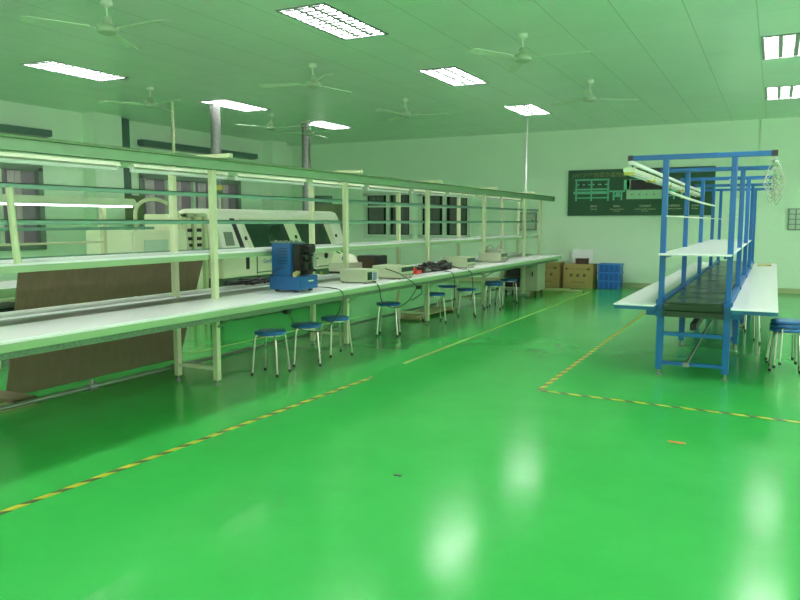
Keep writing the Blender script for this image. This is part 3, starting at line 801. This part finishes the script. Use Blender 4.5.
# small machines on the far worktop
t = thing('screw_feeder', (-5.55, 9.15, ZW), 'small cream machine with a sloped hopper and round blue sticker on the far worktop', 'machine')
MB().box(-5.74, -5.40, 8.95, 9.35, ZW + .03, ZW + .15).build('base', M['inst'], t, bevel=.008)
MB().box(-5.73, -5.41, 8.96, 9.34, ZW, ZW + .03).build('plinth', M['black'], t)
MB().poly([(-5.74, ZW + .15), (-5.42, ZW + .15), (-5.50, ZW + .26), (-5.68, ZW + .29)], 'y', 9.0, 9.28).build('hopper', M['machine'], t, bevel=.005)
MB().tube([(-5.50, 8.999, ZW + .215), (-5.50, 8.994, ZW + .215)], .036, 18).build('round_sticker', M['bluekey'], t)
MB().tube([(-5.62, 9.1, ZW + .28), (-5.76, 9.0, ZW + .38)], .010, 8).tube([(-5.54, 9.14, ZW + .27), (-5.66, 9.06, ZW + .36)], .010, 8).build('guide_arm', M['machine_green'], t)
t = thing('dark_instrument', (-5.5, 9.85, ZW), 'black open-fronted instrument on the far worktop right of the hopper machine', 'instrument')
MB().box(-5.70, -5.34, 9.70, 10.02, ZW, ZW + .23).build('case', M['black'], t, bevel=.01)
MB().box(-5.66, -5.38, 9.694, 9.70, ZW + .04, ZW + .20).build('front_bezel', M['dark_brown'], t)
t = thing('white_tool_tray', (-5.55, 8.35, ZW), 'small pale bracket tool on the far worktop left of the hopper machine', 'tool')
MB().box(-5.68, -5.46, 8.2, 8.5, ZW, ZW + .02).build('base', M['white_paint'], t)
MB().box(-5.6, -5.57, 8.3, 8.34, ZW + .02, ZW + .17).box(-5.60, -5.50, 8.3, 8.34, ZW + .14, ZW + .17).build('arm', M['white_paint'], t)

# hanging cables
def cable(pts, r, label, m=None):
    one(MB().tube(spline(pts, 7), r, 6).build('power_cable', m or M['cable'], smooth=True), label, 'cable', 'black cables hanging from the cream line')
cable([(-4.445, 6.62, ZW + .04), (-4.33, 6.78, ZW + .02), (-4.22, 6.86, ZW - .03), (-4.205, 6.80, .66), (-4.25, 6.55, .45), (-4.33, 6.2, .50), (-4.33, 5.98, .72)], .006, 'black cable looping down from the blue machine to a socket under the worktop')
cable([(-4.37, 7.80, ZW + .02), (-4.30, 7.75, ZW + .012), (-4.215, 7.7, ZW - .05), (-4.22, 7.8, .62), (-4.3, 8.3, .50), (-4.34, 8.75, .55), (-4.33, 9.05, .74)], .006, 'black cable sagging under the worktop between oscilloscope and power supply')
cable([(-4.50, 8.38, ZW + .14), (-4.30, 8.38, ZW + .08), (-4.22, 8.55, ZW - .02), (-4.21, 8.9, .66), (-4.30, 8.75, .55)], .006, 'black cable across the front of the second instrument box')
cable([(-4.55, 9.9, ZW + .04), (-4.36, 9.95, ZW + .015), (-4.22, 10.0, ZW - .04), (-4.22, 10.05, .5), (-4.3, 10.2, .3)], .006, 'black cable hanging below the red clamp')
cable([(-4.55, 10.7, ZW + .05), (-4.36, 10.6, ZW + .015), (-4.22, 10.7, ZW - .04), (-4.22, 10.8, .55), (-4.3, 10.9, .35)], .006, 'black cable hanging beside the third power supply')
for y, lb in ((5.98, 'left'), (9.05, 'right')):
    one(MB().box(-4.36, -4.30, y - .04, y + .04, .68, .735).build('power_socket', M['black'], bevel=.006), 'black socket under the cream worktop, the %s one' % lb, 'socket')

# ------------------------------------------------------------------ second line and machines behind
l2 = thing('rear_workbench', (-7.75, 5.6, 0), 'second cream workbench frame with rails behind the cream line, by the left windows', 'workbench')
for y in (3.4, 5.0, 6.5):
    MB().box(-7.53, -7.47, y - .025, y + .025, 0, 1.80).build('post', M['cream'], l2)
    MB().box(-8.25, -8.19, y - .025, y + .025, 0, .86).build('leg', M['cream'], l2)
    MB().box(-8.19, -7.53, y - .02, y + .02, .55, .60).build('crossbar', M['cream'], l2)
for z in (1.19, 1.52): MB().box(-7.47, -7.45, 2.6, 9.2 if z < 1.4 else 7.3, z - .018, z + .018).build('rail', M['green_rail'], l2)
MB().box(-7.465, -7.45, 2.6, 6.5, 1.34, 1.365).build('rail', M['cream'], l2)
MB().box(-8.3, -7.30, 2.6, 7.2, .86, .89).build('worktop', M['white_lam'], l2)
MB().box(-7.30, -7.285, 2.6, 7.2, .79, .89).build('worktop_edging', M['edge_green'], l2)
MB().box(-8.25, -7.4, 2.6, 7.1, .42, .45).build('lower_shelf', M['edge_green'], l2)
t = thing('shop_light', (-7.5, 5.2, 1.8), 'long white tube lamp above the second workbench at the left edge', 'lamp')
MB().poly([(-7.62, 1.815), (-7.54, 1.90), (-7.46, 1.90), (-7.38, 1.815)], 'y', 3.2, 6.98).build('housing', M['lamp_body'], t)
MB().box(-7.60, -7.40, 3.2, 6.98, 1.805, 1.815).build('reflector', M['white_paint'], t)
MB().tube([(-7.42, 3.3, 1.80), (-7.42, 6.9, 1.80)], .016, 8).build('tube', M['lit_soft'], t, smooth=True)
t = thing('dark_component', (-7.6, 4.9, .45), 'dark equipment with a loose cable on the lower shelf at the left edge', 'equipment')
MB().box(-8.1, -7.45, 4.2, 5.6, .45, .66).build('case', M['black'], t, bevel=.02)
MB().tube(spline([(-7.44, 4.5, .50), (-7.38, 4.9, .52), (-7.40, 5.3, .58), (-7.5, 5.58, .66)]), .012, 6).build('loose_cable', M['pale_cable'], t, smooth=True)

# loader with hoses
t = thing('board_loader', (-8.3, 8.0, 0), 'cream board loader machine left of the oven with dark slots', 'machine')
MB().box(-8.8, -7.85, 7.3, 8.35, 0, 1.48).build('cabinet', M['machine'], t, bevel=.02)
MB().box(-8.75, -8.0, 8.37, 8.93, 0, 1.72).build('transfer_tower', M['machine'], t, bevel=.01)
for y in (8.42, 8.62, 8.86): MB().box(-8.0, -7.94, y - .03, y + .03, 0, 1.72).build('upright', M['cream'], t)
MB().box(-8.0, -7.94, 8.39, 8.85, 1.68, 1.74).build('upper_beam', M['cream'], t)
g = MB()
for y in (8.47, 8.67):
    for z in (1.12, 1.22, 1.32, 1.45): g.box(-7.99, -7.945, y, y + .09, z, z + .05)
g.build('dark_slots', M['black'], t)
MB().box(-7.85, -7.84, 7.5, 7.95, 1.05, 1.35).build('access_panel', M['notice'], t)
h_ = MB().tube(spline([(-8.0, 7.5, 1.48), (-8.0, 7.52, 1.80), (-8.0, 7.8, 1.93), (-8.0, 8.15, 1.85), (-7.90, 8.3, 1.6), (-7.86, 8.38, 1.1)]), .028, 10)
h_.build('exhaust_hose', M['cream'], t, smooth=True)

# reflow oven
OX = -7.8
t = thing('reflow_oven', (-8.5, 10.9, 0), 'long cream reflow oven with rounded hood and dark inspection windows behind the cream line', 'machine')
OY0, OY1 = 9.05, 12.75
MB().box(-8.8, OX, OY0, OY1, .0, .70).build('base', M['machine_green'], t, bevel=.01)
MB().box(-8.8, OX + .02, OY0, OY1, .70, 1.06).build('lower_fascia', M['machine'], t, bevel=.01)
prof = [(-8.8, 1.06), (OX + .03, 1.06), (OX + .02, 1.14), (OX - .10, 1.62), (OX - .14, 1.72), (OX - .20, 1.79), (OX - .30, 1.815), (-8.6, 1.815), (-8.75, 1.75), (-8.8, 1.6)]
MB().poly(prof, 'y', OY0, OY1).build('hood', M['machine_top'], t, bevel=.015)
def hood_panel(y0, y1, z0, z1, d, m, name, parent=t, slant=.0):
    def X(z): return OX + .02 - (z - 1.14) * .12 / .48 + d
    b = MB(); a = [(X(z0) - .03, y0, z0), (X(z0), y0, z0), (X(z0), y1, z0), (X(z0) - .03, y1, z0)]
    c = [(X(z1) - .03, y0 + slant, z1), (X(z1), y0 + slant, z1), (X(z1), y1 + slant, z1), (X(z1) - .03, y1 + slant, z1)]
    A = [b.bm.verts.new(p) for p in a]; B = [b.bm.verts.new(p) for p in c]
    b.bm.faces.new(A); b.bm.faces.new(B[::-1])
    for i in range(4): b.bm.faces.new([A[i], B[i], B[(i + 1) % 4], A[(i + 1) % 4]])
    return b.build(name, m, parent)
fr = hood_panel(9.75, 12.45, 1.10, 1.66, .006, M['machine'], 'hood_cover', slant=-.12)
hood_panel(9.86, 10.95, 1.13, 1.62, .012, M['dark_glass'], 'inspection_window', slant=-.16)
hood_panel(11.30, 12.26, 1.13, 1.62, .012, M['dark_glass'], 'inspection_window', slant=-.16)
hood_panel(9.52, 9.62, 1.10, 1.66, .010, M['black'], 'hood_gap', slant=-.14)
hood_panel(11.08, 11.12, 1.30, 1.36, .03, M['black'], 'hood_handle')
hood_panel(12.47, 12.50, 1.30, 1.36, .03, M['black'], 'hood_handle')
hood_panel(9.66, 9.69, 1.30, 1.36, .03, M['black'], 'hood_handle')
hood_panel(9.16, 9.36, 1.22, 1.44, .012, M['inst_dark'], 'control_screen')
hood_panel(9.12, 9.40, 1.11, 1.18, .012, M['notice'], 'control_panel')
MB().box(OX + .02, OX + .026, 9.9, 12.6, .74, .76).box(OX + .02, OX + .026, 9.9, 9.92, .72, 1.04).build('panel_seam', M['machine_green'], t)
MB().tube([(OX + .02, 12.05, .95), (OX + .035, 12.05, .95)], .055, 18).build('round_vent', M['black'], t)
MB().tube([(OX + .0, 11.9, .62), (OX + .012, 11.9, .62)], .03, 14).build('start_button', M['yellow'], t)
MB().box(OX + .02, OX + .03, 9.62, 9.70, .82, 1.02).build('side_slot', M['black'], t)
txt('GeoRim', (OX + .022, 10.25, .93), .10, M['bluekey'], 'lettering', t, rot=(PI / 2, 0, PI / 2))
t = thing('signal_tower', (-8.3, 9.62, 1.815), 'signal tower with dark and yellow lamps standing on the left end of the oven', 'signal tower')
MB().tube([(-8.3, 9.62, 1.815), (-8.3, 9.62, 2.05)], .015, 8).build('pole', M['cream'], t)
MB().tube([(-8.3, 9.62, 2.05), (-8.3, 9.62, 2.13)], .05, 14).build('lamp_green', M['machine_green'], t, smooth=True)
MB().tube([(-8.3, 9.62, 2.13), (-8.3, 9.62, 2.21)], .05, 14).build('lamp_yellow', M['yellow'], t, smooth=True)
MB().tube([(-8.3, 9.62, 2.21), (-8.3, 9.62, 2.29)], .05, 14).build('lamp_dark', M['slate'], t, smooth=True)
t = thing('extraction_unit', (-10.3, 14.9, 0), 'olive-brown upright box beside the right round column', 'cabinet')
MB().box(-9.85, -9.15, 14.6, 15.2, 0, 2.02).build('body', M['box_brown'], t, bevel=.01)
MB().box(-9.8, -9.45, 14.65, 14.95, 2.02, 2.22).build('dark_blue_box', M['slate'], t)
MB().box(-9.15, -9.14, 14.65, 15.15, .2, 1.95).build('door', M['box_brown'], t)

# ------------------------------------------------------------------ goods by the back wall
def carton(x0, x1, y0, y1, h, label):
    t = thing('cardboard_box', ((x0 + x1) / 2, (y0 + y1) / 2, 0), label, 'box', 'cardboard boxes by the back wall')
    MB().box(x0, x1, y0, y1, 0, h).build('carton', M['card'], t, bevel=.006)
    m = (x0 + x1) / 2
    MB().box(m - .03, m + .03, y0 - .001, y1, h, h + .002).box(x0 + .02, x1 - .02, y0 + .004, y1 - .004, h - .001, h + .004).build('lid_flaps', M['card'], t)
    p = MB(); w_ = x1 - x0
    for i in range(3):
        cx = x0 + w_ * (.28 + .22 * i); p.box(cx - .035, cx + .035, y0 - .003, y0, h * .48, h * .60)
    p.box(x0 + w_ * .1, x1 - w_ * .1, y0 - .003, y0, h * .80, h * .815)
    p.box(x0 + w_ * .08, x0 + w_ * .15, y0 - .004, y0, h * .76, h * .85).box(x1 - w_ * .2, x1 - w_ * .1, y0 - .004, y0, h * .76, h * .85)
    p.box(x0 + w_ * .25, x1 - w_ * .25, y0 - .003, y0, h * .24, h * .26)
    p.build('printed_marks', M['card_dark'], t)
carton(-5.36, -4.63, 17.62, 18.15, .60, 'cardboard box by the back wall, the left one, partly behind the worktop end')
carton(-4.56, -3.84, 17.70, 18.20, .58, 'cardboard box by the back wall with a dark brown box on top, beside blue crates')
one(MB().box(-4.29, -4.01, 17.8, 18.0, .584, .71).box(-4.30, -4.00, 17.79, 18.01, .69, .715).build('small_box', M['dark_brown'], bevel=.004), 'small dark brown box on top of the right cardboard box', 'box')
b = MB().box(-4.55, -4.02, 18.12, 18.14, 0, .93)
o = b.build('white_board', M['white_lam'], bevel=.004)
one(o, 'white board leaning on the back wall behind the cardboard box', 'board'); o.rotation_euler = (math.radians(-14), 0, 0); o.location.y = 18.36; o.location.z = .003
for i in range(3):
    h = .20; z = i * h; x0, x1, y0, y1 = -3.76, -3.22, 17.84, 18.26
    t = thing('plastic_crate', ((x0 + x1) / 2, (y0 + y1) / 2, z), 'blue plastic crate by the back wall, %s of the stack of three' % ['bottom', 'middle', 'top'][i], 'crate', 'stack of blue plastic crates')
    MB().box(x0 + .02, x1 - .02, y0 + .02, y1 - .02, z, z + .01).box(x0 + .015, x1 - .015, y0 + .015, y0 + .03, z + .01, z + h - .012).box(x0 + .015, x1 - .015, y1 - .03, y1 - .015, z + .01, z + h - .012).box(x0 + .015, x0 + .03, y0 + .03, y1 - .03, z + .01, z + h - .012).box(x1 - .03, x1 - .015, y0 + .03, y1 - .03, z + .01, z + h - .012).build('tub', M['crate'], t)
    MB().box(x0, x1, y0, y0 + .03, z + h - .03, z + h - .001).box(x0, x1, y1 - .03, y1, z + h - .035, z + h - .001).box(x0, x0 + .03, y0 + .03, y1 - .03, z + h - .035, z + h - .001).box(x1 - .03, x1, y0 + .03, y1 - .03, z + h - .035, z + h - .001).build('rim', M['crate_rib'], t)
    for k in range(5):
        x = x0 + .03 + k * (x1 - x0 - .075) / 4; MB().box(x, x + .015, y0 + .002, y0 + .015, z + .02, z + h - .035).build('rib', M['crate_rib'], t)
t = thing('loose_plank', (-4.35, 16.9, 0), 'pale wooden plank lying on the floor in front of the cardboard boxes', 'plank')
o = MB().box(-4.85, -3.85, 16.72, 16.82, 0, .04).build('plank', M['wood'], t, bevel=.003)
MB().box(-3.85, -3.83, 16.72, 16.82, 0, .045).build('end_cap', M['card_dark'], t)
one(MB().box(-4.95, -4.25, 17.02, 17.20, 0, .03).build('loose_plank', M['wood']), 'second pale plank close in front of the cardboard boxes', 'plank')

# ------------------------------------------------------------------ blue assembly line
BL, BR = -1.02, -.38
BY = [8.0, 10.1, 12.3, 14.6, 16.6]
line = thing('blue_assembly_line', (-.7, 12.2, 0), 'blue steel assembly line with dark belt and white side boards right of the aisle', 'assembly line')
for y in BY:
    for x in (BL, BR):
        p = MB().box(x - .028, x + .028, y - .028, y + .028, .73, 2.235).build('post', M['blue'], line, bevel=.004, seg=1)
        q = MB().box(x - .034, x + .034, y - .03, y + .03, .06, .70).build('leg', M['blue'], line, bevel=.004, seg=1)
        MB().tube([(x, y, 0), (x, y, .012)], .03, 12).tube([(x, y, .01), (x, y, .065)], .012, 8).build('levelling_foot', M['grey_rod'], q)
        s = -1 if x == BL else 1
        k = MB().box(x - .045, x + .045, y - .06, y + .06, .62, .80)
        k.poly([(x + s * .045, .63), (x + s * .14, .63), (x + s * .14, .703), (x + s * .045, .703)], 'y', y - .04, y + .04)
        br = k.build('bracket', M['blue'], line, bevel=.004, seg=1)
        MB().tube([(x, y - .075, .70), (x, y - .055, .70)], .018, 10).build('bolt', M['blue_edge'], br)
    MB().box(BL + .034, BR - .034, y - .02, y + .02, .42, .46).build('crossbar', M['blue'], line)
    MB().box(BL + .034, BR - .034, y - .02, y + .02, .115, .15).build('crossbar', M['blue'], line)
    a = MB().box(-1.35, -.06, y - .026, y + .026, 2.235, 2.285).build('top_arm', M['blue'], line, bevel=.003, seg=1)
    MB().box(-1.40, -1.35, y - .028, y + .028, 2.232, 2.288).build('end_cap', M['black'], a)
    MB().box(-.06, -.005, y - .028, y + .028, 2.232, 2.288).build('end_cap', M['black'], a)
MB().box(BL + .03, BR - .03, 7.86, 16.95, .70, .785).build('conveyor_belt', M['belt'], line, bevel=.02, seg=3)
MB().box(BL + .03, BR - .03, 7.90, 16.9, .63, .69).build('belt_apron', M['belt'], line)
for x in (BL, BR):
    MB().box(x - .03, x + .03, 7.9, 16.9, .71, .80).build('side_rail', M['blue'], line)
sheets = ((7.75, 12.25), (12.26, 16.8))
for x0, x1 in ((-1.46, BL - .035), (BR + .035, .07)):
    for a, b in sheets:
        MB().box(x0, x1, a, b, .742, .758).build('side_board', M['white_lam'], line, bevel=.003, seg=1)
    MB().box(x0 + .006, x1, 7.76, 16.79, .705, .741).build('board_edging', M['blue_edge'], line)
MB().box(BL - .02, BR + .02, 7.8, 14.6, 1.262, 1.28).build('upper_shelf', M['white_lam'], line, bevel=.003, seg=1)
MB().box(BL + .03, BL + .05, 7.85, 14.6, 1.235, 1.262).box(BR - .05, BR - .03, 7.85, 14.6, 1.235, 1.262).build('shelf_bearer', M['blue'], line)
for x in (BL + .035, BR - .035):
    MB().tube([(x, 7.9, 1.66), (x, 16.6, 1.66)], .008, 6).build('thin_rod', M['pale_cable'], line)
MB().tube([(-.75, 8.0, .135), (-.62, 10.0, .44)], .014, 8).build('drag_rod', M['grey_rod'], line)
MB().box(-.78, -.72, 7.95, 8.02, .11, .155).build('rod_clamp', M['grey_rod'], line)
MB().box(-.83, -.76, 9.1, 11.6, .335, .42).build('motor_duct', M['black'], line, bevel=.004)
MB().tube(spline([(BL + .04, 8.05, 1.905), (BL + .05, 10.1, 1.885), (BL + .05, 12.3, 1.88), (BL + .05, 14.3, 1.885)]), .016, 8).build('sagging_cable', M['pale_cable'], line, smooth=True)
MB().tube(spline([(BR - .04, 8.1, 2.02), (BR - .05, 9.0, 1.95), (BR - .05, 10.6, 1.86), (BR - .05, 14.6, 1.84)]), .012, 8).build('sagging_cable', M['pale_cable'], line, smooth=True)

# tube lamps along the left arm tips
def make_lamp():
    r = thing('tube_light', (0, 0, 0), 'x', 'lamp', 'white tube lamps along the left arm tips of the blue line', world=False)
    MB().poly([(-.05, .02), (-.06, .05), (-.02, .075), (.02, .075), (.06, .05), (.05, .02)], 'y', -.72, .72).build('housing', M['lamp_body'], r)
    MB().tube([(-.03, -.69, .008), (-.03, .69, .008)], .014, 8).build('tube', M['glass_tube'], r, smooth=True)
    MB().tube([(.03, -.69, .008), (.03, .69, .008)], .014, 8).build('tube', M['glass_tube'], r, smooth=True)
    for s in (-.70, .70): MB().box(-.05, .05, s - .012, s + .012, -.01, .03).build('tube_holder', M['yellow'], r)
    MB().tube([(0, -.5, .07), (0, -.5, .10)], .01, 6).tube([(0, .5, .07), (0, .5, .10)], .01, 6).build('hanger', M['black'], r)
    return r
lp0 = make_lamp()
one(MB().box(-1.385, -1.345, 7.95, 16.6, 2.195, 2.232).build('lamp_rail', M['white_paint']), 'white rail under the left arm tips of the blue line', 'rail')
for i, y in enumerate((8.65, 10.2, 11.75, 13.3, 14.85)):
    o = lp0 if i == 0 else copy_tree(lp0)
    o.location = (-1.38, y, 2.095)
    o['label'] = 'white tube lamp on the left arm tips of the blue line, ' + ['nearest', 'second nearest', 'middle one', 'second farthest', 'farthest'][i]
# hooks hanging from the right arm tips
one(MB().box(-.045, -.015, 8.0, 16.6, 2.205, 2.232).build('hook_rail', M['white_paint']), 'thin pale rail under the right arm tips of the blue line', 'rail')
hk = MB()
pts = [(0, 0, 0), (-.015, 0, -.05), (-.05, 0, -.10), (-.055, 0, -.16), (0, 0, -.20), (.055, 0, -.16), (.05, 0, -.10), (.015, 0, -.05)]
hk.tube(spline([(0, 0, 0), (-.05, 0, -.06), (-.085, 0, -.14), (-.05, 0, -.21), (-.01, 0, -.16), (.02, 0, -.25), (.05, 0, -.20), (.085, 0, -.13), (.05, 0, -.05), (.002, .0, 0)], 4), .006, 6)
hk.box(-.02, .02, -.03, .03, -.02, .002)
h0 = hk.build('wire_hook', M['wire_grey'], smooth=True)
tag(h0, 'pale wire loop hanging in the row under the right arm tips of the blue line', 'hook', 'wire loops along the right arm tips')
for i in range(9):
    o = h0 if i == 0 else h0.copy()
    if i: C.objects.link(o)
    o.location = (-.03, 8.2 + i * .95, 2.205); o.rotation_euler = (0, 0, math.radians((i * 47) % 60 - 30))
    s = 1.0 + .25 * math.sin(i * 2.1); o.scale = (1.3 if i % 2 else 1.0, 1, s)
o = one(MB().box(-.26, -.02, 15.6, 15.95, .758, .79).build('wooden_tray', M['wood'], bevel=.004), 'flat tan tray on the far end of the right white board of the blue line', 'tray')

# little things on the floor
one(MB().box(-.62, -.50, 5.52, 5.545, 0, .006).build('orange_scrap', M['orange']), 'tiny orange strip lying on the open green floor', 'scrap')
one(MB().box(-2.08, -2.03, 3.98, 4.0, 0, .004).build('dark_chip', M['black']), 'tiny dark chip lying on the green floor at the bottom of the picture', 'scrap')
